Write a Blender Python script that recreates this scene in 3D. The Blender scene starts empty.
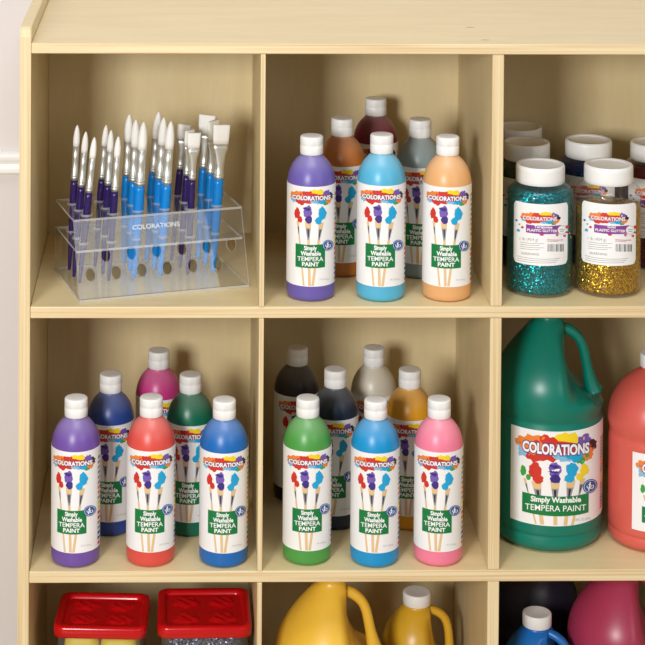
import bpy, bmesh, math, random
from mathutils import Vector, Matrix, Euler
random.seed(4)
SC = bpy.context.scene
COL = SC.collection
PI = math.pi
R = math.radians

# ------------------------------------------------------------------ colour / materials
def lin(c):
    return tuple(((v/255)/12.92 if v/255 <= .04045 else ((v/255+.055)/1.055)**2.4) for v in c)

MATS = {}
def mat(name, rgb, rough=.45, metal=0, coat=0, sss=0, spec=.5, emit=None, trans=0):
    if name in MATS: return MATS[name]
    m = bpy.data.materials.new(name); m.use_nodes = True
    b = m.node_tree.nodes['Principled BSDF']
    b.inputs['Base Color'].default_value = (*lin(rgb), 1)
    b.inputs['Roughness'].default_value = rough
    b.inputs['Metallic'].default_value = metal
    b.inputs['Coat Weight'].default_value = coat
    b.inputs['Coat Roughness'].default_value = .15
    b.inputs['Specular IOR Level'].default_value = spec
    if sss:
        b.inputs['Subsurface Weight'].default_value = sss
        b.inputs['Subsurface Radius'].default_value = (.004, .004, .004)
        b.inputs['Subsurface Scale'].default_value = 1
    MATS[name] = m
    return m

def nd(t, kind, **kw):
    n = t.nodes.new(kind)
    for k, v in kw.items(): setattr(n, k, v)
    return n

def plastic(name, rgb, rough=.36, var=.05, thin=False):
    """satin squeeze-bottle plastic with a faint mottling of the paint behind it"""
    if name in MATS: return MATS[name]
    m = mat(name, rgb, rough, spec=.5)
    t = m.node_tree; b = t.nodes['Principled BSDF']
    tc = nd(t, 'ShaderNodeTexCoord'); nz = nd(t, 'ShaderNodeTexNoise')
    nz.inputs['Scale'].default_value = 26; nz.inputs['Detail'].default_value = 3
    hs = nd(t, 'ShaderNodeHueSaturation'); hs.inputs['Color'].default_value = (*lin(rgb), 1)
    mr = nd(t, 'ShaderNodeMapRange')
    mr.inputs['To Min'].default_value = 1-var; mr.inputs['To Max'].default_value = 1+var
    t.links.new(tc.outputs['Object'], nz.inputs['Vector'])
    t.links.new(nz.outputs['Fac'], mr.inputs['Value'])
    t.links.new(mr.outputs['Result'], hs.inputs['Value'])
    if thin:
        sp = nd(t, 'ShaderNodeSeparateXYZ'); r2 = nd(t, 'ShaderNodeMapRange', interpolation_type='SMOOTHSTEP'); m2 = nd(t, 'ShaderNodeMixRGB')
        r2.inputs['From Min'].default_value = .160; r2.inputs['From Max'].default_value = .186; r2.inputs['To Max'].default_value = .16
        m2.inputs['Color2'].default_value = (*lin((214, 214, 208)), 1)
        t.links.new(tc.outputs['Object'], sp.inputs[0]); t.links.new(sp.outputs['Z'], r2.inputs['Value']); t.links.new(r2.outputs[0], m2.inputs['Fac'])
        t.links.new(hs.outputs['Color'], m2.inputs['Color1']); t.links.new(m2.outputs[0], b.inputs['Base Color'])
    else: t.links.new(hs.outputs['Color'], b.inputs['Base Color'])
    return m

def wood(name, rgb_a, rgb_b, stretch, rough=.42, freq=7):
    """pale birch veneer: soft long grain with small flecks"""
    m = mat(name, rgb_a, rough)
    t = m.node_tree; b = t.nodes['Principled BSDF']
    tc = nd(t, 'ShaderNodeTexCoord'); mp = nd(t, 'ShaderNodeMapping')
    mp.inputs['Scale'].default_value = stretch
    n1 = nd(t, 'ShaderNodeTexNoise'); n1.inputs['Scale'].default_value = freq; n1.inputs['Detail'].default_value = 5
    n1.inputs['Distortion'].default_value = .6
    n2 = nd(t, 'ShaderNodeTexNoise'); n2.inputs['Scale'].default_value = freq*9; n2.inputs['Detail'].default_value = 3
    r = nd(t, 'ShaderNodeValToRGB')
    r.color_ramp.elements[0].position = .3; r.color_ramp.elements[0].color = (*lin(rgb_b), 1)
    r.color_ramp.elements[1].position = .72; r.color_ramp.elements[1].color = (*lin(rgb_a), 1)
    mx = nd(t, 'ShaderNodeMath', operation='MULTIPLY_ADD'); mx.inputs[1].default_value = .3
    sub = nd(t, 'ShaderNodeMath', operation='MULTIPLY'); sub.inputs[1].default_value = .72
    L = t.links.new
    L(tc.outputs['Object'], mp.inputs['Vector']); L(mp.outputs['Vector'], n1.inputs['Vector']); L(mp.outputs['Vector'], n2.inputs['Vector'])
    L(n1.outputs['Fac'], sub.inputs[0]); L(n2.outputs['Fac'], mx.inputs[0]); L(sub.outputs[0], mx.inputs[2])
    L(mx.outputs[0], r.inputs['Fac']); L(r.outputs['Color'], b.inputs['Base Color'])
    return m

def ply_edge(name, axis):
    """sanded plywood edge: thin veneer lines across the thickness"""
    m = mat(name, (240, 214, 164), .45)
    t = m.node_tree; b = t.nodes['Principled BSDF']
    tc = nd(t, 'ShaderNodeTexCoord'); mp = nd(t, 'ShaderNodeMapping')
    s = [3, 3, 3]; s[axis] = 330
    mp.inputs['Scale'].default_value = s
    n = nd(t, 'ShaderNodeTexNoise'); n.inputs['Scale'].default_value = 1; n.inputs['Detail'].default_value = 2
    r = nd(t, 'ShaderNodeValToRGB')
    e = r.color_ramp.elements
    e[0].position = .34; e[0].color = (*lin((214, 186, 138)), 1)
    e[1].position = .6; e[1].color = (*lin((234, 214, 172)), 1)
    L = t.links.new
    L(tc.outputs['Object'], mp.inputs['Vector']); L(mp.outputs['Vector'], n.inputs['Vector'])
    L(n.outputs['Fac'], r.inputs['Fac']); L(r.outputs['Color'], b.inputs['Base Color'])
    return m

WOOD_A, WOOD_B = (226, 207, 163), (215, 194, 146)
W_TOP = wood('birch_top', WOOD_A, WOOD_B, (1, 6, 6), .38)
W_SIDE = wood('birch_side', WOOD_A, WOOD_B, (6, 6, 1), .45)
W_BACK = wood('birch_back', WOOD_A, WOOD_B, (4, 4, .6), .5, 4)
E_H = ply_edge('ply_edge_flat', 2)
E_V = ply_edge('ply_edge_upright', 0)

def glitter(name, rgb, rgb2, scale=900):
    m = mat(name, rgb, .24, metal=.85)
    t = m.node_tree; b = t.nodes['Principled BSDF']; L = t.links.new
    tc = nd(t, 'ShaderNodeTexCoord'); v = nd(t, 'ShaderNodeTexVoronoi'); v.inputs['Scale'].default_value = scale
    L(tc.outputs['Object'], v.inputs['Vector'])
    sep = nd(t, 'ShaderNodeSeparateColor'); L(v.outputs['Color'], sep.inputs['Color'])
    r = nd(t, 'ShaderNodeValToRGB'); e = r.color_ramp.elements
    e[0].position = .1; e[0].color = (*lin(rgb2), 1); e[1].position = .75; e[1].color = (*lin(rgb), 1)
    L(sep.outputs['Red'], r.inputs['Fac']); L(r.outputs['Color'], b.inputs['Base Color'])
    g = nd(t, 'ShaderNodeNewGeometry')
    s = nd(t, 'ShaderNodeVectorMath', operation='SUBTRACT'); s.inputs[1].default_value = (.5, .5, .5)
    k = nd(t, 'ShaderNodeVectorMath', operation='SCALE'); k.inputs['Scale'].default_value = 1.1
    a = nd(t, 'ShaderNodeVectorMath', operation='ADD'); n = nd(t, 'ShaderNodeVectorMath', operation='NORMALIZE')
    L(v.outputs['Color'], s.inputs[0]); L(s.outputs[0], k.inputs[0]); L(g.outputs['Normal'], a.inputs[0]); L(k.outputs[0], a.inputs[1])
    L(a.outputs[0], n.inputs[0]); L(n.outputs[0], b.inputs['Normal'])
    return m

def clear(name, tint=(1, 1, 1), ior=1.45, rough=.03, haze=0.0, haze_col=(.9, .9, .9)):
    """thin clear plastic: see-through with fresnel gloss"""
    m = bpy.data.materials.new(name); m.use_nodes = True; t = m.node_tree; L = t.links.new
    t.nodes.clear()
    o = nd(t, 'ShaderNodeOutputMaterial'); tr = nd(t, 'ShaderNodeBsdfTransparent'); gl = nd(t, 'ShaderNodeBsdfGlossy')
    lw = nd(t, 'ShaderNodeLayerWeight'); lw.inputs['Blend'].default_value = .5; pw = nd(t, 'ShaderNodeMath', operation='POWER'); pw.inputs[1].default_value = 5
    fr = nd(t, 'ShaderNodeMath', operation='MULTIPLY_ADD'); f0 = ((ior-1)/(ior+1))**2; fr.inputs[1].default_value = .7*(1-f0); fr.inputs[2].default_value = f0
    L(lw.outputs['Facing'], pw.inputs[0]); L(pw.outputs[0], fr.inputs[0]); mx = nd(t, 'ShaderNodeMixShader')
    tr.inputs['Color'].default_value = (*tint, 1); gl.inputs['Roughness'].default_value = rough
    L(fr.outputs[0], mx.inputs[0]); L(tr.outputs[0], mx.inputs[1]); L(gl.outputs[0], mx.inputs[2])
    last = mx
    if haze:
        df = nd(t, 'ShaderNodeBsdfDiffuse'); df.inputs['Color'].default_value = (*haze_col, 1)
        m2 = nd(t, 'ShaderNodeMixShader'); m2.inputs[0].default_value = haze
        L(mx.outputs[0], m2.inputs[1]); L(df.outputs[0], m2.inputs[2]); last = m2
    L(last.outputs[0], o.inputs[0])
    MATS[name] = m
    return m

# ------------------------------------------------------------------ mesh helpers
def link(name, bm, mats, parent=None, smooth=False, loc=None):
    bmesh.ops.recalc_face_normals(bm, faces=bm.faces)
    me = bpy.data.meshes.new(name); bm.to_mesh(me); bm.free()
    for m in (mats if isinstance(mats, (list, tuple)) else [mats]): me.materials.append(m)
    if smooth:
        me.polygons.foreach_set('use_smooth', [True]*len(me.polygons))
    o = bpy.data.objects.new(name, me); COL.objects.link(o)
    if parent: o.parent = parent
    if loc: o.location = loc
    return o

def empty(name, loc, rz=0):
    o = bpy.data.objects.new(name, None); o.empty_display_size = .02; COL.objects.link(o)
    o.location = loc; o.rotation_euler = (0, 0, rz)
    return o

def tag(o, label, cat, group=None, kind=None):
    o['label'] = label; o['category'] = cat
    if group: o['group'] = group
    if kind: o['kind'] = kind
    return o

def copy_tree(o, parent=None):
    c = o.copy(); COL.objects.link(c)
    if parent: c.parent = parent
    for ch in list(o.children): copy_tree(ch, c)
    return c

def box(bm, x0, x1, y0, y1, z0, z1, bevel=0, mi=0):
    vs = [bm.verts.new(p) for p in ((x0, y0, z0), (x1, y0, z0), (x1, y1, z0), (x0, y1, z0), (x0, y0, z1), (x1, y0, z1), (x1, y1, z1), (x0, y1, z1))]
    fs = [bm.faces.new([vs[i] for i in f]) for f in ((0, 3, 2, 1), (4, 5, 6, 7), (0, 1, 5, 4), (1, 2, 6, 5), (2, 3, 7, 6), (3, 0, 4, 7))]
    for f in fs: f.material_index = mi
    if bevel:
        es = list({e for f in fs for e in f.edges})
        bmesh.ops.bevel(bm, geom=es, offset=bevel, segments=2, affect='EDGES', profile=.5)
    return bm

def lathe(bm, prof, seg=48, mi=0, fn=None, ctr=(0, 0)):
    """prof: list of (r, z) bottom to top; r==0 closes with a pole"""
    rings = []
    for r, z in prof:
        if r <= 1e-7: rings.append([bm.verts.new((ctr[0], ctr[1], z))])
        else:
            ring = []
            for k in range(seg):
                a = 2*PI*k/seg
                rr = fn(r, z, a) if fn else r
                ring.append(bm.verts.new((ctr[0]+rr*math.cos(a), ctr[1]+rr*math.sin(a), z)))
            rings.append(ring)
    for A, B in zip(rings, rings[1:]):
        for k in range(seg):
            k2 = (k+1) % seg
            if len(A) == 1 and len(B) == 1: continue
            if len(A) == 1: f = bm.faces.new((A[0], B[k], B[k2]))
            elif len(B) == 1: f = bm.faces.new((A[k], B[0], A[k2]))
            else: f = bm.faces.new((A[k], A[k2], B[k2], B[k]))
            f.material_index = mi
    return bm

def tube(bm, pts, rad, seg=12, mi=0, flat=1.0):
    """swept tube through pts with radii rad (list), flattened sideways (y) by flat"""
    pts = [Vector(p) for p in pts]; rings = []
    for i, p in enumerate(pts):
        d = (pts[min(i+1, len(pts)-1)]-pts[max(i-1, 0)]).normalized()
        side = Vector((0, 1, 0)); up = d.cross(side).normalized(); side = up.cross(d).normalized()
        rings.append([bm.verts.new(p+rad[i]*(math.cos(2*PI*k/seg)*up+flat*math.sin(2*PI*k/seg)*side)) for k in range(seg)])
    for A, B in zip(rings, rings[1:]):
        for k in range(seg):
            bm.faces.new((A[k], A[(k+1) % seg], B[(k+1) % seg], B[k])).material_index = mi
    bm.faces.new(rings[0][::-1]).material_index = mi; bm.faces.new(rings[-1]).material_index = mi
    return bm

def smoothline(pts, n=6):
    """catmull-rom through 2d/3d points"""
    P = [Vector(p) for p in pts]; out = []
    for i in range(len(P)-1):
        a, b, c, d = P[max(i-1, 0)], P[i], P[i+1], P[min(i+2, len(P)-1)]
        for k in range(n):
            t = k/n
            out.append(.5*((2*b)+(c-a)*t+(2*a-5*b+4*c-d)*t*t+(3*b-a-3*c+d)*t**3))
    out.append(P[-1]); return out

# ------------------------------------------------------------------ printed labels, wrapped round a body
TXT = {}
def text_tris(s, off, spacing=1.0):
    key = (s, off, spacing)
    if key not in TXT:
        cu = bpy.data.curves.new('lettering', 'FONT'); cu.body = s; cu.size = 1; cu.offset = off; cu.resolution_u = 3
        cu.space_character = spacing
        ob = bpy.data.objects.new('lettering', cu); COL.objects.link(ob)
        dg = bpy.context.evaluated_depsgraph_get(); dg.update()
        me = bpy.data.meshes.new_from_object(ob.evaluated_get(dg))
        vs = [(v.co.x, v.co.y) for v in me.vertices]; fs = [tuple(p.vertices) for p in me.polygons]
        bpy.data.objects.remove(ob); bpy.data.curves.remove(cu); bpy.data.meshes.remove(me)
        TXT[key] = (vs, fs)
    return TXT[key]

INK = ['white', 'red', 'orange', 'yellow', 'purple', 'darkpurple', 'cyan', 'green', 'ink', 'tan', 'silver', 'boxgreen', 'badge', 'lightblue', 'magenta', 'grey', 'cream', 'plum']
INKRGB = dict(white=(243, 243, 243), red=(206, 48, 34), orange=(238, 132, 52), yellow=(246, 216, 40), purple=(116, 88, 178), darkpurple=(58, 40, 128),
              cyan=(28, 166, 218), green=(58, 160, 62), ink=(38, 34, 44), tan=(226, 192, 140), silver=(150, 148, 152), boxgreen=(0, 122, 62), badge=(28, 84, 160),
              lightblue=(130, 190, 226), magenta=(206, 52, 104), grey=(150, 150, 150), cream=(240, 222, 180), plum=(136, 58, 150))
INKM = [mat('print_'+k, INKRGB[k], .42) for k in INK]

class Art:
    """flat artwork in design pixels; wrapped on the body at build time"""
    def __init__(s, mp): s.mp = mp; s.shapes = []
    def poly(s, pts, ink, layer=1): s.shapes.append(([tuple(p) for p in pts], [tuple(range(len(pts)))], ink, layer))
    def rect(s, x0, y0, x1, y1, ink, layer=1): s.poly([(x0, y0), (x1, y0), (x1, y1), (x0, y1)], ink, layer)
    def blob(s, cx, cy, rx, ry, ink, layer=1, rough=.18, n=22, rot=0, seed=0):
        rnd = random.Random(seed+int(cx*7+cy*13)); pts = []
        ph = [rnd.uniform(0, 6.28) for _ in range(4)]
        for k in range(n):
            a = 2*PI*k/n
            q = 1+rough*(.5*math.sin(3*a+ph[0])+.4*math.sin(5*a+ph[1])+.5*math.sin(8*a+ph[2]))
            x, y = rx*q*math.cos(a), ry*q*math.sin(a)
            pts.append((cx+x*math.cos(rot)-y*math.sin(rot), cy+x*math.sin(rot)+y*math.cos(rot)))
        s.poly(pts, ink, layer)
    def ring(s, cx, cy, r0, r1, ink, layer, a0=0, a1=2*PI, n=20):
        vs = []; fs = []
        for k in range(n+1):
            a = a0+(a1-a0)*k/n
            vs += [(cx+r0*math.cos(a), cy+r0*math.sin(a)), (cx+r1*math.cos(a), cy+r1*math.sin(a))]
        for k in range(n): fs.append((2*k, 2*k+1, 2*k+3, 2*k+2))
        s.shapes.append((vs, fs, ink, layer))
    def text(s, t, x0, x1, yb, yt, ink, layer, off=.02, ref=None, arc=0, tilt=0):
        """fit the string into x0..x1, cap height from baseline yb up to yt"""
        bv, _ = text_tris(t, ref if ref is not None else off)
        mnx = min(v[0] for v in bv); mxx = max(v[0] for v in bv)
        vs, fs = text_tris(t, off); H = .729 if t.upper() == t or True else 1
        cx = (x0+x1)/2; hw = (x1-x0)/2; out = []
        for x, y in vs:
            X = x0+(x-mnx)/(mxx-mnx)*(x1-x0); Y = yb-(y/H)*(yb-yt)
            u = (X-cx)/hw
            out.append((X, Y+arc*u*u+tilt*u))
        s.shapes.append((out, fs, ink, layer))
    def build(s, name, rad, rng, zr, parent, step=7, corner=0, base_mat=0, rot=0):
        """rng: angles of the paper (deg, 0 = front), zr: bottom and top heights"""
        bm = bmesh.new()
        def wrap(sx, z, layer):
            r = rad+.0003+layer*.00011; a = sx/rad+rot
            return Vector((r*math.sin(a), -r*math.cos(a), z))
        # paper: outer skin with a thin folded edge
        n = max(6, int((rng[1]-rng[0])/4)); rows = []
        s0, s1 = R(rng[0])*rad, R(rng[1])*rad
        for k in range(n+1):
            q = s0+(s1-s0)*k/n
            c = 0
            if corner:
                d = min(q-s0, s1-q)
                c = corner-math.sqrt(max(0, corner**2-max(0, corner-d)**2)) if d < corner else 0
            rows.append((q, zr[0]+c, zr[1]-c))
        V = [[bm.verts.new(wrap(q, z, lay)) for (z, lay) in ((z0, -2.2), (z0, 0), (z1, 0), (z1, -2.2))] for q, z0, z1 in rows]
        for A, B in zip(V, V[1:]):
            for j in range(3): bm.faces.new((A[j], B[j], B[j+1], A[j+1]))
        for pts, fs, ink, layer in s.shapes:
            b2 = bmesh.new(); P = [s.mp(*p) for p in pts]
            vs = [b2.verts.new((p[0], p[1], 0)) for p in P]
            for f in fs:
                try: b2.faces.new([vs[i] for i in f])
                except ValueError: pass
            bmesh.ops.triangulate(b2, faces=[f for f in b2.faces if len(f.verts) > 4])
            st = rad*R(step); lo = min(p[0] for p in P); hi = max(p[0] for p in P)
            k = math.ceil(lo/st)
            while k*st < hi:
                bmesh.ops.bisect_plane(b2, geom=b2.verts[:]+b2.edges[:]+b2.faces[:], plane_co=(k*st, 0, 0), plane_no=(1, 0, 0)); k += 1
            m = {v: bm.verts.new(wrap(v.co.x, v.co.y, layer)) for v in b2.verts}
            for f in b2.faces:
                q = [m[v] for v in f.verts]
                nf = bm.faces.new(q); nf.material_index = INK.index(ink)
                nf.normal_update()
                c = nf.calc_center_median()
                if nf.normal.x*c.x+nf.normal.y*c.y < 0: nf.normal_flip()
            b2.free()
        for f in bm.faces:
            if f.material_index == 0:
                f.normal_update(); c = f.calc_center_median()
                if f.normal.x*c.x+f.normal.y*c.y < 0: f.normal_flip()

        me = bpy.data.meshes.new(name); bm.to_mesh(me); bm.free()
        for m_ in INKM: me.materials.append(m_)
        o = bpy.data.objects.new(name, me); COL.objects.link(o); o.parent = parent
        return o

def splash(a, x0, x1, y0, y1, L=1):
    """paint splash behind the wordmark"""
    w, h = x1-x0, y1-y0
    P = lambda u, v: (x0+u*w, y0+v*h)
    for i, (u, v, ru, rv, ink) in enumerate([(.10, .40, .10, .24, 'orange'), (.24, .32, .13, .24, 'orange'), (.40, .30, .12, .22, 'red'), (.62, .26, .16, .30, 'yellow'), (.76, .28, .10, .22, 'yellow'),
                                             (.86, .25, .08, .22, 'purple'), (.93, .42, .08, .24, 'ink'), (.12, .62, .10, .24, 'lightblue'), (.27, .76, .14, .24, 'red'), (.42, .74, .13, .20, 'red'),
                                             (.60, .76, .12, .18, 'lightblue'), (.74, .74, .11, .20, 'cyan'), (.83, .80, .09, .22, 'green'), (.90, .68, .08, .22, 'orange')]):
        cx, cy = P(u, v); a.blob(cx, cy, ru*w, rv*h, ink, L+(i % 3)*.3, .25, 20, 0, i)
    cx, cy = P(.48, .5); a.blob(cx, cy, .44*w, .26*h, 'red', L+1, .12, 24)
    cx, cy = P(.20, .47); a.blob(cx, cy, .14*w, .26*h, 'orange', L+1.2, .2, 18)

def wordmark(a, x0, x1, yb, yt, arc=0):
    a.text('COLORATIONS', x0, x1, yb, yt, 'darkpurple', 4, .11, ref=.03, arc=arc)
    a.text('COLORATIONS', x0, x1, yb, yt, 'white', 5, .045, ref=.03, arc=arc)

def painted_brush(a, x, y, w, h, ink, dark, yb, lean=0, k=0, wide=1):
    """dab of paint, pale bristle, metal ferrule, wooden handle down to yb"""
    a.blob(x, y-h*.12, w*.47, h*.38, ink, 2, .13, 24, 0, k)
    a.blob(x-lean*.4, y+h*.30, w*.40, h*.22, dark, 2.4, .12, 16, 0, k+1)
    yb0 = y+h*.5
    q = lambda t: x-lean*(t-y)/max(1, yb-y)*1.0
    def band(t0, t1, w0, w1, ink, L): a.poly([(q(t0)-w0, t0), (q(t0)+w0, t0), (q(t1)+w1, t1), (q(t1)-w1, t1)], ink, L)
    band(yb0-h*.08, yb0+h*.28, w*.36*wide, w*.3*wide, 'tan', 1.8)
    band(yb0+h*.28, yb0+h*.95, w*.28*wide, w*.11*wide, 'silver', 1.6)
    band(yb0+h*.34, yb0+h*.80, w*.10*wide, w*.05*wide, 'ink', 1.9)
    band(yb0+h*.95, yb, w*.14, w*.15, 'tan', 1.5)

def badge(a, x, y, r, L=5):
    a.blob(x, y, r, r, 'badge', L, 0, 24)
    a.ring(x, y, r*.80, r*.86, 'white', L+1)
    a.ring(x-r*.16, y-r*.02, r*.22, r*.34, 'white', L+1, -1.9, 3.6)
    a.poly([(x-r*.1, y-r*.6), (x+r*.1, y-r*.6), (x-r*.12, y+r*.6), (x-r*.3, y+r*.6)], 'white', L+1)
    a.ring(x+r*.22, y+r*.12, r*.18, r*.30, 'white', L+1, -1.2, 2.4)

# ---- small bottle artwork
RB = .0322
def mp_small(x, y):
    u = max(-.995, min(.995, (x-109)/91)); a = math.asin(u)
    return (RB*a, .0205+(578-17*(1-math.cos(a))-y)/2850)
def small_art():
    a = Art(mp_small)
    splash(a, 31, 188, 216, 272)
    wordmark(a, 40, 179, 255, 239, arc=-3)
    painted_brush(a, 58, 312, 22, 54, 'red', 'red', 575, lean=-26, k=3, wide=.55)
    painted_brush(a, 97, 308, 33, 66, 'purple', 'darkpurple', 575, lean=-8, k=5)
    painted_brush(a, 150, 312, 31, 64, 'cyan', 'cyan', 575, lean=34, k=8, wide=.8)
    a.blob(94, 288, 14, 6, 'darkpurple', 2.8, .3, 16, .2, 4)
    a.rect(53, 418, 161, 505, 'boxgreen', 3)
    a.text('Simply', 84, 131, 441, 425, 'white', 4, .04)
    a.text('Washable', 72, 146, 461, 445, 'white', 4, .04)
    a.text('TEMPERA', 60, 155, 482, 465, 'white', 4, .015)
    a.text('PAINT', 77, 139, 501, 486, 'white', 4, .035)
    badge(a, 171, 424, 20)
    a.text('16 FL. OZ. (473 mL)', 143, 178, 553, 547, 'grey', 1, .0)
    return a

def side_print(a, rad, deg0, deg1, z0, z1, n):
    """column of fine print further round the label, given directly in paper coordinates"""
    old = a.mp
    for i in range(n):
        z = z1-(z1-z0)*(i+.5)/n; h = (z1-z0)/n*.32
        ink = ['grey', 'grey', 'grey', 'orange', 'grey', 'yellow', 'red', 'grey', 'badge', 'magenta'][min(9, int(i*10/n))]
        pts = [(R(deg0)*rad, z-h), (R(deg1)*rad, z-h), (R(deg1)*rad, z+h), (R(deg0)*rad, z+h)]
        a.shapes.append(([('raw',)+p for p in pts], [(0, 1, 2, 3)], ink, 1))
    a.mp = lambda *p: (p[1], p[2]) if p[0] == 'raw' else old(*p)

CAPW = mat('cap_white', (240, 240, 238), .42)
def cap_ribs(r0, n=60, d=.00035):
    return lambda r, z, a: r+(d*math.sin(a*n) if r > r0 else 0)

def squeeze_bottle(col_name, rgb, loc, facing):
    root = empty('paint_bottle', loc, facing)
    pm = plastic(col_name, rgb, thin=True)
    prof = [(0, .0012), (.021, .0012), (.026, 0), (.0285, .0004), (.0307, .002), (.0319, .005), (.0322, .0085)]
    prof += [(.0322, z) for z in (.03, .06, .09, .12, .146)]
    dome = []
    for k in range(1, 13):
        t = k/12; z = .148+t*.0345
        dome.append((.0322*math.sqrt(max(0, 1-((z-.148)/.0415)**2)), z))
    prof += dome
    prof += [(.0160, .1845), (.0148, .1856), (.0143, .1875), (.0143, .192), (0, .192)]
    bm = bmesh.new(); lathe(bm, prof, 56); link('body', bm, pm, root, True)
    # flip-top cap: skirt, seam, lid, thumb notch
    bm = bmesh.new()
    cp = [(.0140, .1880), (.0150, .1877), (.0153, .1882), (.0154, .1990), (.0152, .1994), (.0152, .1999), (.0154, .2003), (.0153, .2088), (.0149, .2102), (.0140, .2110), (.0120, .2111), (0, .2111)]
    def notch(r, z, a):
        d = abs((a-R(285)+PI) % (2*PI)-PI)
        return r-(.0012*(1-d/.32) if d < .32 and .1985 < z < .2025 else 0)
    lathe(bm, cp, 48, fn=notch); link('cap', bm, CAPW, root, True)
    return root

# the printed paper of the first bottle is shared by all the others
_small_label = None
def small_label(root):
    global _small_label
    if _small_label is None:
        a = small_art(); side_print(a, RB, 72, 88, .022, .14, 18)
        o = a.build('label', RB, (-108, 118), (.0205, .1512), root)
        _small_label = o
    else:
        o = _small_label.copy(); COL.objects.link(o); o.parent = root
    return o

# ------------------------------------------------------------------ SHELVING UNIT
XL0, A0, A1, B0, B1 = -.01475, .2988, .3052, .6021, .6174
XC0, XC1, XR = .9162, .9226, 1.2194       # the part beyond the picture mirrors the visible one
ZT1, ZT0, TH = .3455, .3318, .0152
S = [0, -.3488, -.6976]
DEP = .3394; ZBOT = -.7128; FLOOR = -.76
unit = empty('storage_shelf', (0, 0, ZBOT))
tag(unit, 'open birch plywood storage unit with square cubbies holding all the paints and brushes', 'shelf')
def up(o): o.location = (0, 0, -ZBOT); return o      # children are modelled in world heights
def panel(name, x0, x1, y0, y1, z0, z1, face, edge, bevel=.0012):
    bm = bmesh.new(); box(bm, x0, x1, y0, y1, z0, z1, bevel)
    for f in bm.faces:
        f.normal_update()
        if f.normal.y < -.5: f.material_index = 1
    return up(link(name, bm, [face, edge], unit))
def side(name, x0, x1):
    bm = bmesh.new(); rr = .012; pr = []
    y1 = DEP+.008; zt = .3655
    for k in range(7): pr.append((rr-rr*math.sin(R(90)*k/6), zt-rr+rr*math.cos(R(90)*k/6)))
    pr = [(y1, zt)]+pr+[(0, FLOOR+.0), (y1, FLOOR+.0)]
    f0 = [bm.verts.new((x0, y, z)) for y, z in pr]; f1 = [bm.verts.new((x1, y, z)) for y, z in pr]
    bm.faces.new(f0); bm.faces.new(f1[::-1])
    for k in range(len(pr)):
        j = (k+1) % len(pr); f = bm.faces.new((f0[k], f0[j], f1[j], f1[k])); f.normal_update()
        f.material_index = 1 if k in range(1, 8) else 0
    es = [e for e in bm.edges if abs(e.verts[0].co.x-e.verts[1].co.x) < 1e-6]
    bmesh.ops.bevel(bm, geom=es, offset=.0012, segments=2, affect='EDGES')
    return up(link(name, bm, [W_SIDE, E_V], unit))
side('side_panel', XL0, -.0002); side('side_panel', XR, XR+.0148)
# top panel, with the small dowel marks seen on its surface
bm = bmesh.new(); box(bm, 0, XR-.0002, 0, DEP+.008, ZT0, ZT1, .0012)
for f in bm.faces:
    f.normal_update()
    if f.normal.y < -.5: f.material_index = 1
for x, y in ((.596, .028), (.588, .118)):
    vs = [bm.verts.new((x+.0062*math.cos(2*PI*k/12), y+.0018*math.sin(2*PI*k/12), ZT1+.0002)) for k in range(12)]
    bm.faces.new(vs).material_index = 2
up(link('top_panel', bm, [W_TOP, E_H, mat('knot', (150, 132, 104), .6)], unit))
for z in S[:2]:
    panel('shelf_board', .0002, XR-.0002, .0004, DEP, z-TH, z, W_TOP, E_H)
panel('base_board', .0002, XR-.0002, .0004, DEP, S[2]-TH, S[2], W_TOP, E_H)
panel('back_panel', .0002, XR-.0002, DEP, DEP+.006, FLOOR+.03, ZT0-.0004, W_BACK, W_BACK, 0)
panel('toe_board', .0002, XR-.0002, .03, .042, FLOOR, S[2]-TH-.0003, W_SIDE, E_H, 0)
for (z0, z1) in ((S[0]+.0002, ZT0-.0002), (S[1]+.0002, S[0]-TH-.0002), (S[2]+.0002, S[1]-TH-.0002)):
    panel('divider', A0, A1, -.0008, DEP-.0004, z0, z1, W_SIDE, E_V, .0008)
    panel('divider', B0, B1, .001, DEP-.0004, z0, z1, W_SIDE, E_V, .0012)
    panel('divider', XC0, XC1, -.0008, DEP-.0004, z0, z1, W_SIDE, E_V, .0008)

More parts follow.
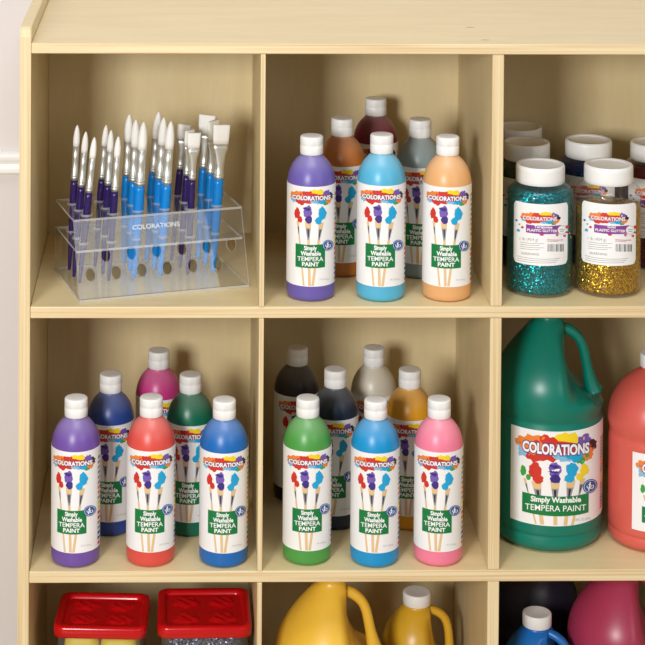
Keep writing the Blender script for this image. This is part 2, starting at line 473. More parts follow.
# ------------------------------------------------------------------ TEMPERA BOTTLES
def face_cam(x, y, extra=0): return math.atan2(.2023-x, 2.66+y)+R(extra)
TB = [  # material name, colour, x, y, shelf, label, group, turn
    ('violet_paint', (104, 90, 170), .3690, .0500, 0, 'violet paint bottle at the front left of the upper middle cubby', 'u', 0),
    ('sky_paint', (84, 176, 212), .4622, .0480, 0, 'pale sky blue paint bottle at the front centre of the upper middle cubby', 'u', 0),
    ('peach_paint', (226, 170, 112), .5502, .0480, 0, 'peach paint bottle at the front right of the upper middle cubby', 'u', 0),
    ('copper_paint', (196, 118, 52), .4176, .1533, 0, 'copper orange paint bottle behind the violet and sky blue ones', 'u', -2),
    ('maroon_paint', (122, 20, 48), .4752, .2768, 0, 'dark maroon paint bottle at the very back of the upper middle cubby', 'u', 0),
    ('silver_paint', (140, 156, 158), .5246, .1468, 0, 'silver grey paint bottle behind the sky blue and peach ones', 'u', 0),
    ('lilac_paint', (112, 80, 164), .0585, .0395, 1, 'purple paint bottle at the front left of the cubby under the brushes', 'l', -9),
    ('red_paint', (220, 80, 70), .1580, .0410, 1, 'coral red paint bottle in the front centre of the cubby under the brushes', 'l', -1),
    ('blue_paint', (22, 104, 182), .2550, .0380, 1, 'bright blue paint bottle at the front right of the cubby under the brushes', 'l', -1),
    ('navy_paint', (40, 72, 150), .1009, .1349, 1, 'dark blue paint bottle standing behind the purple one', 'l', -6),
    ('magenta_paint', (206, 60, 138), .1653, .2276, 1, 'magenta pink paint bottle at the back of its cubby', 'l', 3),
    ('emerald_paint', (8, 112, 84), .2103, .1326, 1, 'deep green paint bottle standing behind the coral red one', 'l', -4),
    ('leaf_paint', (76, 154, 70), .3662, .0440, 1, 'leaf green paint bottle, front left in the central cubby', 'm', 2),
    ('azure_paint', (16, 146, 206), .4560, .0370, 1, 'azure blue paint bottle, front centre in the central cubby', 'm', -1),
    ('pink_paint', (240, 128, 156), .5410, .0400, 1, 'light pink paint bottle, front right in the central cubby', 'm', -2),
    ('black_paint', (44, 36, 42), .3620, .2403, 1, 'black paint bottle in the back left corner of the central cubby', 'm', 6),
    ('ink_paint', (22, 42, 66), .4104, .1520, 1, 'blue black paint bottle between the leaf green and azure ones', 'm', -6),
    ('white_paint', (212, 204, 186), .4718, .2378, 1, 'off-white paint bottle at the back of the central cubby', 'm', 0),
    ('amber_paint', (224, 160, 30), .5136, .1501, 1, 'golden yellow paint bottle behind the azure and light pink ones', 'm', -3),
]
GR = dict(u='tempera bottles in the upper middle cubby', l='tempera bottles in the cubby under the brushes', m='tempera bottles in the central cubby')
for nm, rgb, x, y, sh, lab, g, turn in TB:
    b = squeeze_bottle(nm, rgb, (x, y, S[sh]+.0002), face_cam(x, y, turn))
    b.scale.z = 1.022 if nm in ('sky_paint', 'lilac_paint', 'red_paint') else 1.010
    small_label(b); tag(b, lab, 'bottle', GR[g])

# ------------------------------------------------------------------ JUGS
def smooth(a, b, x):
    t = max(0, min(1, (x-a)/(b-a))); return t*t*(3-2*t)
def jug(name, colname, rgb, loc, rz, prof, dent, hpath, hrad, cap, label=None, zrange=(.19, .28)):
    root = empty(name, loc, rz)
    pm = plastic(colname, rgb, .34, .04)
    P = [(v.x, v.y) for v in smoothline([(r, z, 0) for r, z in prof], 4)]
    P = [(max(0, r), z) for r, z in P]; P[-1] = (0, P[-1][1]); P[0] = (0, P[0][1])
    def dz(z):
        if z <= dent[0][1]: return dent[0][0]
        for (r0, z0), (r1, z1) in zip(dent, dent[1:]):
            if z <= z1: return r0+(r1-r0)*(z-z0)/(z1-z0)
        return dent[-1][0]
    def fn(r, z, a):
        if z < dent[0][1] or z > dent[-1][1]: return r
        d = abs((a+PI) % (2*PI)-PI)
        w = 1-smooth(R(44), R(82), d)
        return r*(1-w)+min(r, dz(z)/max(.75, math.cos(min(d, .9))))*w
    bm = bmesh.new(); lathe(bm, P, 72, fn=fn)
    body = link('body', bm, pm, root, True)
    bm = bmesh.new(); hp = smoothline([(x, 0, z) for x, z in hpath], 5); n = len(hp)
    m = len(hrad)-1
    rr = [hrad[min(m, int(i*m/(n-1)))]*(1-(i*m/(n-1)) % 1)+hrad[min(m, int(i*m/(n-1))+1)]*((i*m/(n-1)) % 1) for i in range(n)]
    tube(bm, hp, rr, 16, flat=1.1); link('handle', bm, pm, root, True)
    bm = bmesh.new(); r, z0, z1 = cap
    cp = [(r*.86, z0+.0005), (r*.97, z0), (r, z0+.0008), (r, z1-.0022), (r*.97, z1-.0006), (r*.9, z1), (r*.82, z1-.0004), (0, z1-.0004)]
    lathe(bm, cp, 96, fn=cap_ribs(r*.985, 48, .00035)); link('screw_cap', bm, CAPW, root, True)
    return root

RG = .0742
def lift(p): return [(r, z if z < .03 else .03+(z-.03)*1.052) for r, z in p]
G_PROF = [(0, .003), (.05, .003), (.060, 0), (.067, .0015), (.0725, .008), (.0737, .016), (.0725, .0235), (RG, .0285), (RG, .06), (RG, .10), (RG, .145), (RG, .156), (.0728, .163), (.0722, .1675), (.0742, .174),
          (.0760, .184), (.0765, .195), (.0742, .208), (.0688, .2215), (.0595, .2365), (.0475, .2520), (.0345, .2665), (.0230, .2785), (.0190, .284), (.0182, .2885), (.0182, .302), (.0, .302)]
G_PROF = lift(G_PROF)
G_DENT = [(.0745, .186), (.060, .193), (.042, .205), (.031, .217), (.0255, .228), (.0215, .242), (.0195, .255), (.0190, .275), (.0185, .297)]
G_HAND = [(.010, .2850), (.021, .2815), (.031, .2770), (.0415, .2670), (.0475, .2530), (.0530, .2280), (.0575, .2090), (.0625, .1950)]
G_HRAD = [.0070, .0072, .0072, .0068, .0067, .0072, .0095, .0125]


def mp_gal(x, y):
    u = max(-.995, min(.995, (x-188)/222)); a = math.asin(u)
    return (RG*a, .0385+(505-46*(1-math.cos(a))-y)/3022)
def gal_art(name_mp):
    a = Art(name_mp)
    splash(a, 62, 378, 126, 248)
    wordmark(a, 90, 352, 212, 170, arc=-6)
    painted_brush(a, 93, 296, 24, 56, 'green', 'green', 500, lean=-52, k=3, wide=.6)
    painted_brush(a, 140, 292, 54, 84, 'red', 'red', 500, lean=-30, k=5)
    painted_brush(a, 218, 286, 52, 84, 'purple', 'darkpurple', 500, lean=-4, k=7)
    painted_brush(a, 285, 284, 50, 80, 'cyan', 'cyan', 500, lean=24, k=9)
    painted_brush(a, 334, 284, 36, 64, 'yellow', 'yellow', 500, lean=46, k=12, wide=.8)
    a.blob(216, 262, 20, 7, 'darkpurple', 2.8, .3, 16, .2, 4); a.blob(222, 276, 18, 5, 'white', 2.9, .3, 16, -.2, 6); a.blob(214, 283, 19, 5, 'darkpurple', 2.95, .3, 16, .1, 7)
    a.poly([(90, 376), (352, 372), (352, 452), (90, 456)], 'boxgreen', 3)
    a.text('Simply Washable', 124, 322, 407, 385, 'white', 4, .04, arc=0, tilt=-2)
    a.text('TEMPERA PAINT', 102, 342, 443, 418, 'white', 4, .008, arc=0, tilt=-2)
    badge(a, 357, 346, 29)
    a.text('128 FL. OZ. (3.79 L)', 298, 362, 483, 473, 'grey', 1, 0)
    return a
g = jug('paint_jug', 'green_jug', (0, 118, 100), (.7006, .1190, S[1]+.0002), face_cam(.705, .12)+R(6), G_PROF, G_DENT, G_HAND, G_HRAD, (.0205, .3050, .3225))
a = gal_art(mp_gal); side_print(a, RG, 71, 84, .045, .145, 22)
a.build('label', RG, (-41, 95), (.0385, .1660), g, rot=R(-6))
tag(g, 'large green gallon paint jug with white label, standing below the glitter jars', 'jug', 'gallon paint jugs')

# coral half gallon jug
KR, KZ = .0612/RG, .816
H_PROF = [(0, .003), (.04, .003), (.049, 0), (.055, .0015), (.0600, .007), (.0610, .014), (.0600, .020), (.0612, .025), (.0612, .06), (.0612, .10), (.0612, .136), (.0604, .144), (.0600, .149), (.0616, .156),
          (.0628, .164), (.0622, .173), (.0588, .186), (.0525, .199), (.0440, .211), (.0340, .2205), (.0240, .2275), (.0190, .2305), (.0178, .234), (.0178, .246), (0, .246)]
H_DENT = [(.0615, .160), (.055, .168), (.042, .180), (.031, .192), (.024, .203), (.0195, .214), (.0185, .230)]
H_HAND = [(.010, .2265), (.019, .2250), (.028, .2200), (.0345, .2110), (.0380, .1990), (.0430, .1830), (.0480, .1690), (.0510, .1600)]
H_HRAD = [.0060, .0062, .0064, .0062, .0062, .0070, .0090, .0090]
RH = .0612
g = jug('paint_jug', 'coral_jug', (216, 96, 84), (.8430, .1010, S[1]+.0002), face_cam(.843, .11)+R(4), H_PROF, H_DENT, H_HAND, H_HRAD, (.0200, .2345, .2525))
def mp_half(x, y):
    s, z = mp_gal(x, y); return (s*KR*.95, (z-.0385)*.82+.031)
a = gal_art(mp_half); side_print(a, RH, 78, 88, .04, .12, 20)
a.build('label', RH, (-38, 95), (.031, .1355), g, rot=R(7))
tag(g, 'coral red half gallon jug cut off by the right edge, beside the large green jug', 'jug')

# bottom row
g = jug('paint_jug', 'yellow_jug', (236, 188, 60), (.4030, .0870, S[2]+.0002), face_cam(.403, .1)+R(3), G_PROF, G_DENT, G_HAND, G_HRAD, (.0205, .3050, .3225))
tag(g, 'large yellow gallon paint jug in the bottom middle cubby', 'jug', 'gallon paint jugs')
g = jug('paint_jug', 'raspberry_jug', (174, 56, 88), (.8110, .1330, S[2]+.0002), face_cam(.8, .1)+R(3), G_PROF, G_DENT, G_HAND, G_HRAD, (.0205, .3050, .3225))
tag(g, 'large raspberry pink gallon paint jug in the bottom right cubby', 'jug', 'gallon paint jugs')
g = jug('paint_jug', 'black_jug', (40, 37, 50), (.6985, .2600, S[2]+.0002), face_cam(.7, .25)+R(60), G_PROF, G_DENT, G_HAND, G_HRAD, (.0205, .3050, .3225))
tag(g, 'large black gallon paint jug behind the small blue jug', 'jug', 'gallon paint jugs')
Q_PROF = [(0, .003), (.033, .003), (.041, 0), (.045, .002), (.0485, .007), (.0490, .014), (.0490, .06), (.0490, .11), (.0490, .150), (.0486, .163), (.0462, .176), (.0412, .188), (.0340, .199), (.0262, .2085), (.0205, .214),
          (.0180, .2165), (.0172, .220), (.0172, .229), (0, .229)]
Q_DENT = [(.0490, .122), (.0440, .130), (.034, .140), (.027, .155), (.0225, .175), (.0195, .195), (.0180, .216)]
Q_HAND = [(.008, .2120), (.018, .2105), (.029, .2070), (.038, .2000), (.0430, .1880), (.0455, .1680), (.0450, .1450), (.0400, .1280)]
Q_HRAD = [.0055, .0056, .0058, .0058, .0058, .0060, .0070, .0080]
g = jug('small_paint_jug', 'mustard_jug', (216, 168, 44), (.5302, .1845, S[2]+.0002), face_cam(.53, .18)+R(2), Q_PROF, Q_DENT, Q_HAND, Q_HRAD, (.0198, .2190, .2355))
tag(g, 'small mustard yellow jug with white cap right of the large yellow jug', 'jug', 'small capped jugs in the bottom row')
g = jug('small_paint_jug', 'azure_jug', (18, 106, 186), (.6860, .1060, S[2]+.0002), face_cam(.685, .1)+R(-16), Q_PROF, Q_DENT, Q_HAND, Q_HRAD, (.0198, .2190, .2355))
g.scale.z = 1.03
tag(g, 'small blue jug with white cap in front of the black jug', 'jug', 'small capped jugs in the bottom row')

# ------------------------------------------------------------------ GLITTER JARS
RJ = .0445
CLR = clear('clear_jar', (.99, .99, .99), 1.42, .04, .02, (.75, .75, .72))
def mp_jar(x, y):
    u = max(-.995, min(.995, (x-152)/137)); a = math.asin(u)
    return (RJ*a, .0445+(492-30*(1-math.cos(a))-y)/3250)
def jar_art(word):
    a = Art(mp_jar)
    splash(a, 74, 232, 259, 312)
    a.text('COLORATIONS', 84, 220, 296, 280, 'plum', 4, .06, ref=.03, arc=-3); a.text('COLORATIONS', 84, 220, 296, 280, 'white', 5, .03, ref=.03, arc=-3)
    a.poly([(97, 315), (236, 313), (236, 348), (97, 350)], 'plum', 3)
    a.text(word, 166-len(word)*4, 166+len(word)*4, 328, 317, 'white', 4, .03); a.text('PLASTIC GLITTER', 102, 222, 344, 333, 'white', 4, .03)
    a.blob(240, 334, 18, 19, 'grey', 4.4, 0, 22); a.blob(240, 334, 16.5, 17.5, 'white', 4.6, 0, 22)
    a.rect(230, 330, 250, 333, 'grey', 5.4); a.rect(232, 338, 248, 341, 'grey', 5.4)
    for x, y, r, c in ((262, 322, 8, 'red'), (252, 360, 6, 'magenta'), (260, 345, 5, 'plum'), (82, 330, 6, 'magenta'), (58, 302, 5, 'badge'), (66, 345, 7, 'cyan'), (70, 318, 4, 'green'), (160, 355, 8, 'magenta'), (222, 356, 6, 'magenta'), (272, 350, 4, 'orange')):
        a.blob(x, y, r, r*.9, c, 1, .3, 14)
    a.text('1 lb (454 g)', 72, 146, 386, 372, 'grey', 1, 0)
    a.rect(182, 376, 246, 379, 'magenta', 1); a.rect(182, 383, 226, 385, 'grey', 1)
    rnd = random.Random(2); x = 184
    while x < 250:
        w = rnd.choice([1.4, 2.2, 3.2]); a.rect(x, 396, x+w, 428, 'ink', 1); x += w+rnd.choice([1.8, 2.4, 3.6])
    for i in range(4): a.rect(74, 394+i*9, 168-(i % 2)*16, 396+i*9, 'grey', 1)
    a.text('WARNING', 78, 150, 448, 437, 'grey', 1, .01)
    for i in range(3): a.rect(62, 455+i*9, 236-i*8, 457+i*9, 'grey', 1)
    return a
JLAB = {}
def jar(colname, c1, c2, x, y, fill, word, label, with_label=True):
    root = empty('glitter_jar', (x, y, .0002), face_cam(x, y, 0))
    wall = [(0, .002), (.036, .002), (.039, 0), (.0420, .001), (.0437, .0035), (RJ, .008), (RJ, .05), (RJ, .10), (RJ, .1320), (.0438, .1355), (.0405, .1395), (.0360, .1430), (.0322, .1450), (.0300, .1460), (.0300, .152)]
    bm = bmesh.new(); lathe(bm, wall, 56); link('jar_body', bm, CLR, root, True)['label'] = 'clear plastic jar body'
    inner = [(0, .0035), (.038, .0035), (.0417, .0050), (.0428, .009)]
    top = [(r-.0016, z) for r, z in wall if .009 < z < fill] + [(.0429 if fill < .132 else .0385, fill)]
    bm = bmesh.new(); lathe(bm, inner+top+[(0, fill+.003)], 56)
    o = link('glitter_filling', bm, glitter(colname, c1, c2), root, True); o['kind'] = 'stuff'
    bm = bmesh.new()
    lathe(bm, [(.0308, .1466), (.0320, .1462), (.0326, .1470), (.0328, .1514), (.0328, .1640), (.0325, .1680), (.0316, .1696), (.0303, .1701), (.0291, .1696), (.0263, .1696), (.0257, .1684), (.0249, .1680), (0, .1680)], 56)
    link('lid', bm, CAPW, root, True)
    if with_label:
        if word not in JLAB:
            JLAB[word] = jar_art(word).build('label', RJ, (-50, 55), (.0445, .1265), root, corner=.005)
        else:
            o = JLAB[word].copy(); COL.objects.link(o); o.parent = root
    return tag(root, label, 'jar', 'glitter jars in the upper right cubby')
jar('turquoise_glitter', (0, 166, 176), (0, 82, 100), .6790, .0745, .1390, 'Turquoise', 'clear jar of turquoise glitter with white lid, front left in its cubby')
jar('gold_glitter', (232, 186, 44), (104, 72, 8), .7712, .0745, .1140, 'Gold', 'clear jar of gold glitter with white lid, right of the turquoise one')
jar('green_glitter', (40, 74, 34), (16, 30, 12), .6806, .1985, .1380, 'Green', 'jar of dark green glitter directly behind the turquoise one')
jar('violet_glitter', (60, 40, 90), (24, 14, 40), .6850, .2900, .1380, 'Purple', 'rearmost glitter jar, in the back left corner of the upper right cubby')
jar('blue_glitter', (16, 62, 150), (6, 22, 80), .7708, .2111, .1400, 'Blue', 'jar of blue glitter behind and between the turquoise and gold ones')
jar('red_glitter', (130, 40, 26), (60, 12, 8), .8603, .1963, .1400, 'Red', 'jar of red glitter with white lid at the right edge of the photo')

# ------------------------------------------------------------------ BRUSH STAND (turned 16.5 degrees on the shelf)
TH_S = R(16.5)
stand = empty('brush_stand', (.0634, .0162, .0002), TH_S)
tag(stand, 'clear acrylic brush stand with drilled tiers, holding eighteen brushes in the upper left cubby', 'stand')
ACR = clear('acrylic', (.99, .995, .992), 1.55, .03, .012, (.9, .92, .93))
ACE = clear('acrylic_edge', (.86, .88, .87), 1.6, .06, .34, (.93, .95, .96))
ETCH = clear('etched_lettering', (.95, .96, .97), 1.5, .4, .62, (.92, .95, .98))
W = .2345
def plate(name, w0, w1, a, b, th, holes=(), hr=(.006, .006), parent=stand, etch=False):
    """flat acrylic plate from point a to b (v, z) across u = w0..w1, with oval holes (u, t)"""
    a = Vector((a[0], a[1])); b = Vector((b[0], b[1])); d = (b-a); Ln = d.length; d.normalize(); nrm = Vector((-d.y, d.x))
    bm = bmesh.new(); L = bmesh.new()
    # 2d outline with holes through triangle fill
    outer = [(w0, 0), (w1, 0), (w1, Ln), (w0, Ln)]; loops = [outer]
    for (hu, ht) in holes:
        loops.append([(hu+hr[0]*math.cos(2*PI*k/18), ht+hr[1]*math.sin(2*PI*k/18)) for k in range(18)])
    edges = []; rims = []
    for lp in loops:
        vs = [bm.verts.new((x, y, 0)) for x, y in lp]; rims.append(vs)
        edges += [bm.edges.new((vs[i], vs[(i+1) % len(vs)])) for i in range(len(vs))]
    bmesh.ops.triangle_fill(bm, edges=edges, use_beauty=True)
    faces = list(bm.faces)
    P = lambda x, y, n: (x, a.x+d.x*y+nrm.x*n, a.y+d.y*y+nrm.y*n)
    out = bmesh.new()
    for n, flip in ((0, True), (th, False)):
        m = {v: out.verts.new(P(v.co.x, v.co.y, n)) for v in bm.verts}
        for f in faces:
            q = [m[v] for v in f.verts]; out.faces.new(q[::-1] if flip else q)
    for lp in loops:
        lo = [out.verts.new(P(x, y, 0)) for x, y in lp]; hi = [out.verts.new(P(x, y, th)) for x, y in lp]
        for i in range(len(lp)):
            j = (i+1) % len(lp); out.faces.new((lo[i], lo[j], hi[j], hi[i])).material_index = 1
    bmesh.ops.remove_doubles(out, verts=out.verts, dist=1e-6)
    bm.free(); L.free()
    mats = [ACR, ACE]
    if etch:
        vs, fs = text_tris('COLORATIONS', .02); mx = max(v[0] for v in vs); V = []
        for x, y in vs: V.append(out.verts.new(P(.079+x/mx*.066, Ln*.83+y*.0085, -.0002 if nrm.x > 0 else th+.0002)))
        for f in fs: out.faces.new([V[i] for i in f]).material_index = 2
        mats.append(ETCH)
    o = link(name, out, mats, parent)
    return o
T_ = .003
# brushes table: (end u, v), (tip u, v, z)
BR = [[((.0166, .1300), (.0225, .1103, .209)), ((.0155, .0977), (.0265, .0772, .2075)), ((.0167, .0699), (.0319, .0508, .2055))],
      [((.0539, .1331), (.0638, .1138, .2055)), ((.0556, .0969), (.0615, .0770, .207)), ((.0565, .0671), (.0640, .0477, .205))],
      [((.0958, .1351), (.0966, .1140, .218)), ((.0956, .1018), (.0971, .0805, .2185)), ((.0928, .0701), (.0993, .0485, .2225))],
      [((.1286, .1369), (.1393, .1161, .219)), ((.1289, .0985), (.1358, .0774, .220)), ((.1294, .0698), (.1377, .0484, .221))],
      [((.1631, .1315), (.1754, .1133, .1985)), ((.1652, .0953), (.1726, .0759, .1995)), ((.1659, .0602), (.1680, .0401, .204))],
      [((.2010, .1281), (.2071, .1075, .211)), ((.2023, .0986), (.2081, .0795, .2095)), ((.2032, .0652), (.2091, .0461, .211))]]
Z0 = .0036
def at_z(e, t, z):
    k = (z-Z0)/(t[2]-Z0); return (e[0]+(t[0]-e[0])*k, e[1]+(t[1]-e[1])*k)
plate('base_plate', 0, W, (.0, .0), (.150, .0), T_)
ZTOP, ZMID = .0970, .0580
FV = lambda z: z*.036/.097            # front panel line
th_h = [at_z(e, t, ZTOP) for c in BR for e, t in c]; mh = [at_z(e, t, ZMID) for c in BR for e, t in c]
v0t = FV(ZTOP)-.001
plate('top_plate', 0, W, (v0t, ZTOP), (.140, ZTOP), T_, [(u, v-v0t) for u, v in th_h], (.0081, .0081))
v0m = FV(ZMID)+.0038
plate('middle_plate', 0.002, W-.002, (v0m, ZMID), (.1405, ZMID), T_, [(u, v-v0m) for u, v in mh], (.0070, .0070))
sl = math.hypot(.036, .097)/.097
hol = [(.0175+.0352*k, .028*sl) for k in range(6)]+[(.0405+.0350*k, .0500*sl) for k in range(6)]
plate('front_panel', 0, W, (.0032, .0032), (FV(ZTOP)+.0022, ZTOP-.0003), T_, hol, (.0068, .0085), etch=True)
plate('back_panel', 0, W, (.1500-.0002, .0032), (.1445, ZMID+T_), T_)

PUR = plastic('purple_lacquer', (44, 26, 92), .18, .03); BLU = plastic('blue_lacquer', (8, 132, 218), .2, .03)
CHR = mat('ferrule_metal', (222, 224, 220), .38, metal=.8)
def bristle_mat():
    m = mat('white_bristle', (246, 246, 244), .65); t = m.node_tree; b = t.nodes['Principled BSDF']; L = t.links.new
    tc = nd(t, 'ShaderNodeTexCoord'); mp = nd(t, 'ShaderNodeMapping'); mp.inputs['Scale'].default_value = (2200, 2200, 30)
    nz = nd(t, 'ShaderNodeTexNoise'); nz.inputs['Scale'].default_value = 1; bp = nd(t, 'ShaderNodeBump'); bp.inputs['Strength'].default_value = .25; bp.inputs['Distance'].default_value = .0003
    L(tc.outputs['Object'], mp.inputs['Vector']); L(mp.outputs['Vector'], nz.inputs['Vector']); L(nz.outputs['Fac'], bp.inputs['Height']); L(bp.outputs[0], b.inputs['Normal'])
    return m
BRI = bristle_mat()
def brush(kind, flat, hw, length, lm):
    """modelled upright from the handle's end at the origin; hw: handle half width, returns root"""
    root = empty('paint_brush', (0, 0, 0))
    if flat: bl, fl = (.0275, .049) if hw > .0055 else (.0215, .044)
    else: bl, fl = (.0385, .0480) if hw > .0055 else (.0300, .0465)
    hz = length-bl-fl
    P = [(0, 0), (hw*.30, .0004), (hw*.46, .0020), (hw*.54, .010), (hw*.74, hz*.32), (hw*.90, hz*.55), (hw*1.04, hz*.82), (hw*1.0, hz*.93), (hw*.9, hz), (0, hz)]
    bm = bmesh.new(); lathe(bm, P, 20); link('handle', bm, lm, root, True)
    fr = hw*.93
    if not flat:
        F = [(0, hz-.001), (fr*1.02, hz-.001), (fr*1.02, hz+.0015), (fr*1.15, hz+.002), (fr*1.15, hz+.0032), (fr*1.0, hz+.0038), (fr*1.0, hz+.0048), (fr*1.13, hz+.0054), (fr*1.13, hz+.0066), (fr*.98, hz+.0072),
             (fr*.92, hz+fl*.6), (fr*.95, hz+fl), (0, hz+fl)]
        bm = bmesh.new(); lathe(bm, F, 20); link('ferrule', bm, CHR, root, True)
        z = hz+fl-.0005
        B = [(0, z), (fr*.93, z), (fr*.98, z+bl*.2), (fr*.99, z+bl*.38), (fr*.84, z+bl*.62), (fr*.58, z+bl*.82), (fr*.22, z+bl*.96), (0, z+bl)]
        bm = bmesh.new(); lathe(bm, B, 20); link('bristles', bm, BRI, root, True)
    else:
        wt = .0112 if hw > .0055 else .0088; dt = .0030
        F = [(fr*1.02, fr*1.02, -.001), (fr*1.12, fr*1.12, .002), (fr*1.12, fr*1.12, .0032), (fr, fr, .0040), (fr*1.1, fr*1.1, .0056), (fr*1.1, fr*1.1, .0066), (fr*.98, fr*.98, .0075), (fr*.98, fr*.95, fl*.35),
             (wt*.66, dt*1.25, fl*.68), (wt*.90, dt*1.1, fl*.85), (wt*.94, dt, fl)]
        def oval(sec, z0):
            bm = bmesh.new(); rings = []
            for a_, b_, z in sec:
                ring = []
                for k in range(24):
                    t = 2*PI*k/24; c, s = math.cos(t), math.sin(t)
                    e = .5 if a_ > b_*1.6 else 1
                    ring.append(bm.verts.new((a_*math.copysign(abs(c)**e, c), b_*math.copysign(abs(s)**(e if e == 1 else .8), s), z0+z)))
                rings.append(ring)
            for A, Bq in zip(rings, rings[1:]):
                for k in range(24): bm.faces.new((A[k], A[(k+1) % 24], Bq[(k+1) % 24], Bq[k]))
            bm.faces.new(rings[0][::-1]); bm.faces.new(rings[-1]); return bm
        link('ferrule', oval(F, hz), CHR, root, True)
        link('bristles', oval([(wt*.93, dt*.95, -.0005), (wt*1.0, dt*1.1, bl*.3), (wt*1.03, dt*1.05, bl*.7), (wt*1.04, dt*.7, bl*.97), (wt*1.01, dt*.45, bl)], hz+fl), BRI, root, True)
    return root
kinds = [('purple round', False, .0050, PUR), ('purple round', False, .0050, PUR), ('blue round', False, .0070, BLU), ('blue round', False, .0070, BLU), ('purple flat', True, .0049, PUR), ('blue flat', True, .0070, BLU)]
rowname = ['back', 'middle', 'front']
full = ['in the far left trio', 'in the second trio from left', 'in the third trio from left', 'in the fourth trio from left', 'in the fifth trio from left', 'in the far right trio']
look = ['slim round brush', 'slim round brush', 'thick round brush', 'thick round brush', 'square-tipped brush', 'broad square-tipped brush']
protos = {}
MW = Matrix.Translation((.0634, .0162, .0002)) @ Matrix.Rotation(TH_S, 4, 'Z')
for ci, (kn, flat, hw, lm) in enumerate(kinds):
    for ri, (e, t) in enumerate(BR[ci]):
        E3 = Vector((e[0], e[1], Z0)); T3 = Vector(t); d = T3-E3; Ln = d.length; sc = Ln/(.206 if hw < .0055 else .216)
        if ci not in protos:
            key = {0: 0, 1: 0, 2: 2, 3: 2, 4: 4, 5: 5}[ci]
            if key in protos: b = copy_tree(protos[key])
            else: b = brush(kn, flat, hw, .206 if hw < .0055 else .216, lm)
            protos[ci] = b
            if key not in protos: protos[key] = b
        else: b = copy_tree(protos[ci])
        wd = MW.to_3x3() @ d.normalized()
        q = Vector((0, 0, 1)).rotation_difference(wd)
        yaw = TH_S*.6+(R(-18) if (flat and ri == 0) else R(38) if (flat and ri == 1) else 0)
        b.rotation_euler = (q.to_matrix() @ Matrix.Rotation(yaw, 3, 'Z')).to_euler()
        b.location = MW @ E3; b.scale = (1, 1, sc)
        tag(b, '%s with %s handle, %s one %s' % (look[ci], 'purple' if lm is PUR else 'blue', rowname[ri], full[ci]), 'brush', 'brushes in the acrylic stand')

# ------------------------------------------------------------------ LIDDED TUBS
RED = plastic('red_lid', (206, 8, 20), .22, .03)
TUBC = clear('clear_tub', (.93, .93, .92), 1.42, .06, .06, (.8, .8, .78))
def rrect(hx, hy, r, z, n=6):
    out = []
    for cx, cy, a0 in ((hx-r, hy-r, 0), (-hx+r, hy-r, 90), (-hx+r, -hy+r, 180), (hx-r, -hy+r, 270)):
        for k in range(n+1):
            a = R(a0+90*k/n); out.append((cx+r*math.cos(a), cy+r*math.sin(a), z))
    return out
def loft(bm, loops, cap0=True, cap1=True):
    rings = [[bm.verts.new(p) for p in l] for l in loops]; n = len(rings[0])
    for A, B in zip(rings, rings[1:]):
        for k in range(n): bm.faces.new((A[k], A[(k+1) % n], B[(k+1) % n], B[k]))
    if cap0: bm.faces.new(rings[0][::-1])
    if cap1: bm.faces.new(rings[-1])
    return bm
def tub(x, y, rz, hx, hy, top, label, seed):
    root = empty('lidded_tub', (x, y, S[2]+.0002), rz)
    h = top-S[2]-.0002
    bm = bmesh.new(); loft(bm, [rrect(hx-.013, hy-.013, .012, 0), rrect(hx-.010, hy-.010, .014, .004), rrect(hx-.005, hy-.005, .014, h-.016), rrect(hx-.005, hy-.005, .014, h-.010)], True, False)
    link('tub_body', bm, TUBC, root, True)['label'] = 'clear plastic tub body'
    # lid: skirt, raised rim, sunk field with pressed shapes
    L = [rrect(hx-.002, hy-.002, .014, h-.0155), rrect(hx, hy, .015, h-.0150), rrect(hx, hy, .015, h-.0040), rrect(hx-.0012, hy-.0012, .014, h-.0012), rrect(hx-.0035, hy-.0035, .012, h), rrect(hx-.0090, hy-.0090, .010, h),
         rrect(hx-.0112, hy-.0112, .009, h-.0012), rrect(hx-.0125, hy-.0125, .008, h-.0050)]
    bm = bmesh.new(); loft(bm, L, False, False)
    ix, iy, zf = hx-.0125, hy-.0125, h-.0050
    # pressed field as a height map
    NX, NY = 48, 36; rnd = random.Random(seed)
    bumps = []
    for sx in (-1, 1):
        for sy in (-1, 1):
            bumps.append((sx*ix*.48, sy*iy*.5, ix*.34, iy*.34))
    def hz(px, py):
        z = 0
        for bx, by, rx, ry in bumps:
            q = math.hypot((px-bx)/rx, (py-by)/ry); wob = 1+.12*math.sin(5*math.atan2(py-by, px-bx)+seed)
            z = max(z, .0026*smooth(1.05*wob, .78*wob, q)+(.0010*math.sin((px+py)*420) if q < .8 else 0))
        return z
    def inside(px, py):
        r = .008; dx = max(0, abs(px)-(ix-r)); dy = max(0, abs(py)-(iy-r)); return math.hypot(dx, dy)
    G = []
    for j in range(NY+1):
        row = []
        for i in range(NX+1):
            px = -ix+2*ix*i/NX; py = -iy+2*iy*j/NY; dd = inside(px, py)
            if dd > .008:
                r = .008; cx = math.copysign(ix-r, px); cy = math.copysign(iy-r, py); k = r/dd
                px, py = cx+(px-cx)*k, cy+(py-cy)*k
            row.append(bm.verts.new((px, py, zf+hz(px, py))))
        G.append(row)
    for j in range(NY):
        for i in range(NX):
            try: bm.faces.new((G[j][i], G[j][i+1], G[j+1][i+1], G[j+1][i]))
            except ValueError: pass
    lid = link('lid', bm, RED, root, True)
    tag(root, label, 'tub', 'red lidded tubs')
    return root, h
t1, h1 = tub(.0920, .1200, R(-3), .0630, .0530, -.4555, 'clear tub with bumpy red lid over yellow contents, left one of two', 1)
t2, h2 = tub(.2305, .1265, R(.5), .0640, .0590, -.4555, 'clear tub with bumpy red lid over dark glittery contents, right one of two', 3)
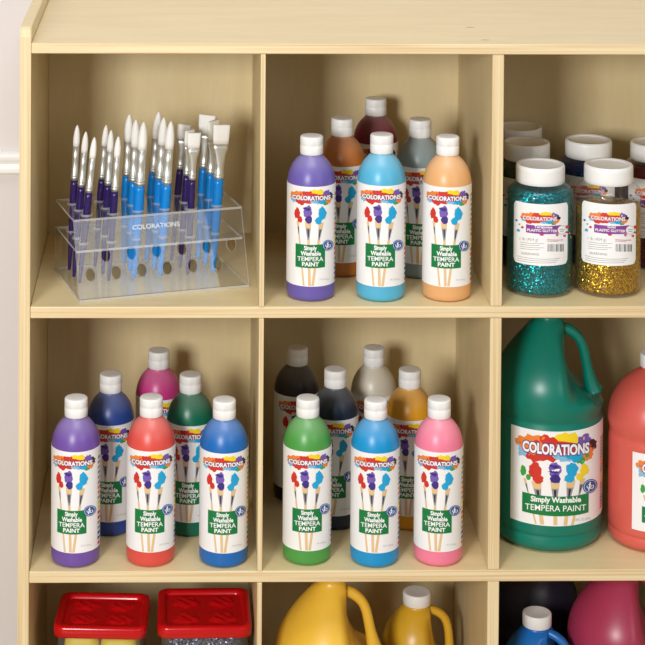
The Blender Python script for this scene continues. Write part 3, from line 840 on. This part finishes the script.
def filling(name, x, y, rz, blocks, m, label, cat):
    root = bmesh.new()
    for (x0, x1, y0, y1, z1) in blocks:
        loft(root, [[(px+(x0+x1)/2, py+(y0+y1)/2, z) for px, py, z in rrect((x1-x0)/2-i, (y1-y0)/2-i, .012, z)] for z, i in ((.0052, .003), (.010, .0), (z1-.014, .0), (z1-.005, .0015), (z1-.001, .006), (z1, .014))])
    o = link(name, root, m, None, True, (x, y, S[2]+.0002)); o.rotation_euler.z = rz
    tag(o, label, cat, kind='stuff'); return o
YEL = plastic('yellow_dough', (232, 204, 30), .5, .08)
filling('yellow_filling', .0920, .1200, R(-3), [(-.0490, -.002, -.0420, .0420, h1-.018), (.000, .0490, -.0420, .0420, h1-.020)], YEL, 'yellow contents seen through the clear wall of the left tub', 'filling')
DGL = glitter('blue_grey_glitter', (150, 156, 190), (30, 32, 60), 520)
filling('glitter_filling', .2305, .1265, R(.5), [(-.0510, .0510, -.0470, .0470, h2-.018)], DGL, 'blue grey sparkling contents inside the right tub', 'filling')

# ------------------------------------------------------------------ ROOM
def wallmat(name, rgb, rough=.7):
    m = mat(name, rgb, rough); t = m.node_tree; b = t.nodes['Principled BSDF']; L = t.links.new
    nz = nd(t, 'ShaderNodeTexNoise'); nz.inputs['Scale'].default_value = 180; bp = nd(t, 'ShaderNodeBump'); bp.inputs['Strength'].default_value = .04
    L(nz.outputs['Fac'], bp.inputs['Height']); L(bp.outputs[0], b.inputs['Normal']); return m
bm = bmesh.new(); box(bm, -3, 4.2, .372, .47, FLOOR, 1.9)
link('wall_back', bm, wallmat('wall_paint', (220, 213, 211)))['kind'] = 'structure'
bm = bmesh.new(); box(bm, -3, 4.2, -4.5, .3715, FLOOR-.1, FLOOR-.0004)
link('floor', bm, wood('floor_boards', (196, 170, 134), (170, 142, 106), (1, 9, 1), .4, 3))['kind'] = 'structure'
# chair rail moulding on the wall
bm = bmesh.new()
pr = [(.372, .0800), (.3625, .0800), (.3600, .0830), (.3600, .0880), (.3625, .0910), (.3640, .0950), (.3625, .0990), (.3600, .1010), (.3590, .1060), (.3610, .1105), (.3660, .1130), (.372, .1135)]
f0 = [bm.verts.new((-3, y, z)) for y, z in pr]; f1 = [bm.verts.new((-.0240, y, z)) for y, z in pr]
bm.faces.new(f0); bm.faces.new(f1[::-1])
for k in range(len(pr)): bm.faces.new((f0[k], f0[(k+1) % len(pr)], f1[(k+1) % len(pr)], f1[k]))
link('trim_1', bm, mat('trim_white', (240, 240, 238), .35))['kind'] = 'structure'

# ------------------------------------------------------------------ LIGHT
def softbox(name, loc, target, sx, sy, power, col=(1, 1, 1)):
    l = bpy.data.lights.new(name, 'AREA'); l.shape = 'RECTANGLE'; l.size = sx; l.size_y = sy; l.energy = power; l.color = col
    o = bpy.data.objects.new(name, l); COL.objects.link(o); o.location = loc
    o.rotation_euler = (Vector(target)-Vector(loc)).to_track_quat('-Z', 'Y').to_euler()
    return o
softbox('softbox_key', (-.75, -2.75, .85), (.35, .1, -.1), .55, .6, 68, (1, .995, .985))
softbox('softbox_fill', (2.05, -2.45, .95), (.35, .1, -.1), 1.3, 1.2, 12, (1, .99, .985))
softbox('softbox_overhead', (.3, -1.0, 2.5), (.4, 0, .2), 1.6, 1.0, 35, (1, .995, .985))
w = bpy.data.worlds.new('studio'); SC.world = w; w.use_nodes = True
bg = w.node_tree.nodes['Background']; bg.inputs[0].default_value = (.96, .98, 1, 1); bg.inputs[1].default_value = .16

# ------------------------------------------------------------------ CAMERA
cam = bpy.data.cameras.new('camera'); co = bpy.data.objects.new('camera', cam); COL.objects.link(co)
right = Vector((.9997182, -.02275812, .00675159)); down = Vector((.00624853, -.02210392, -.99973615)); fwd = Vector((.02290135, .99949662, -.02195549))
M = Matrix((right, -down, -fwd)).transposed().to_4x4(); M.translation = Vector((.20236, -2.66, .86289))
co.matrix_world = M
cam.sensor_width = 36; cam.lens = 2050/645*36
cam.shift_x = (322.5-236.129)/645; cam.shift_y = (-308.545-322.5)/645
cam.clip_start = .05
SC.camera = co
SC.cycles.transparent_max_bounces = 40
SC.view_settings.view_transform = 'Standard'; SC.view_settings.look = 'None'; SC.view_settings.gamma = 1
SC.view_settings.use_curve_mapping = False; SC.view_settings.exposure = 0
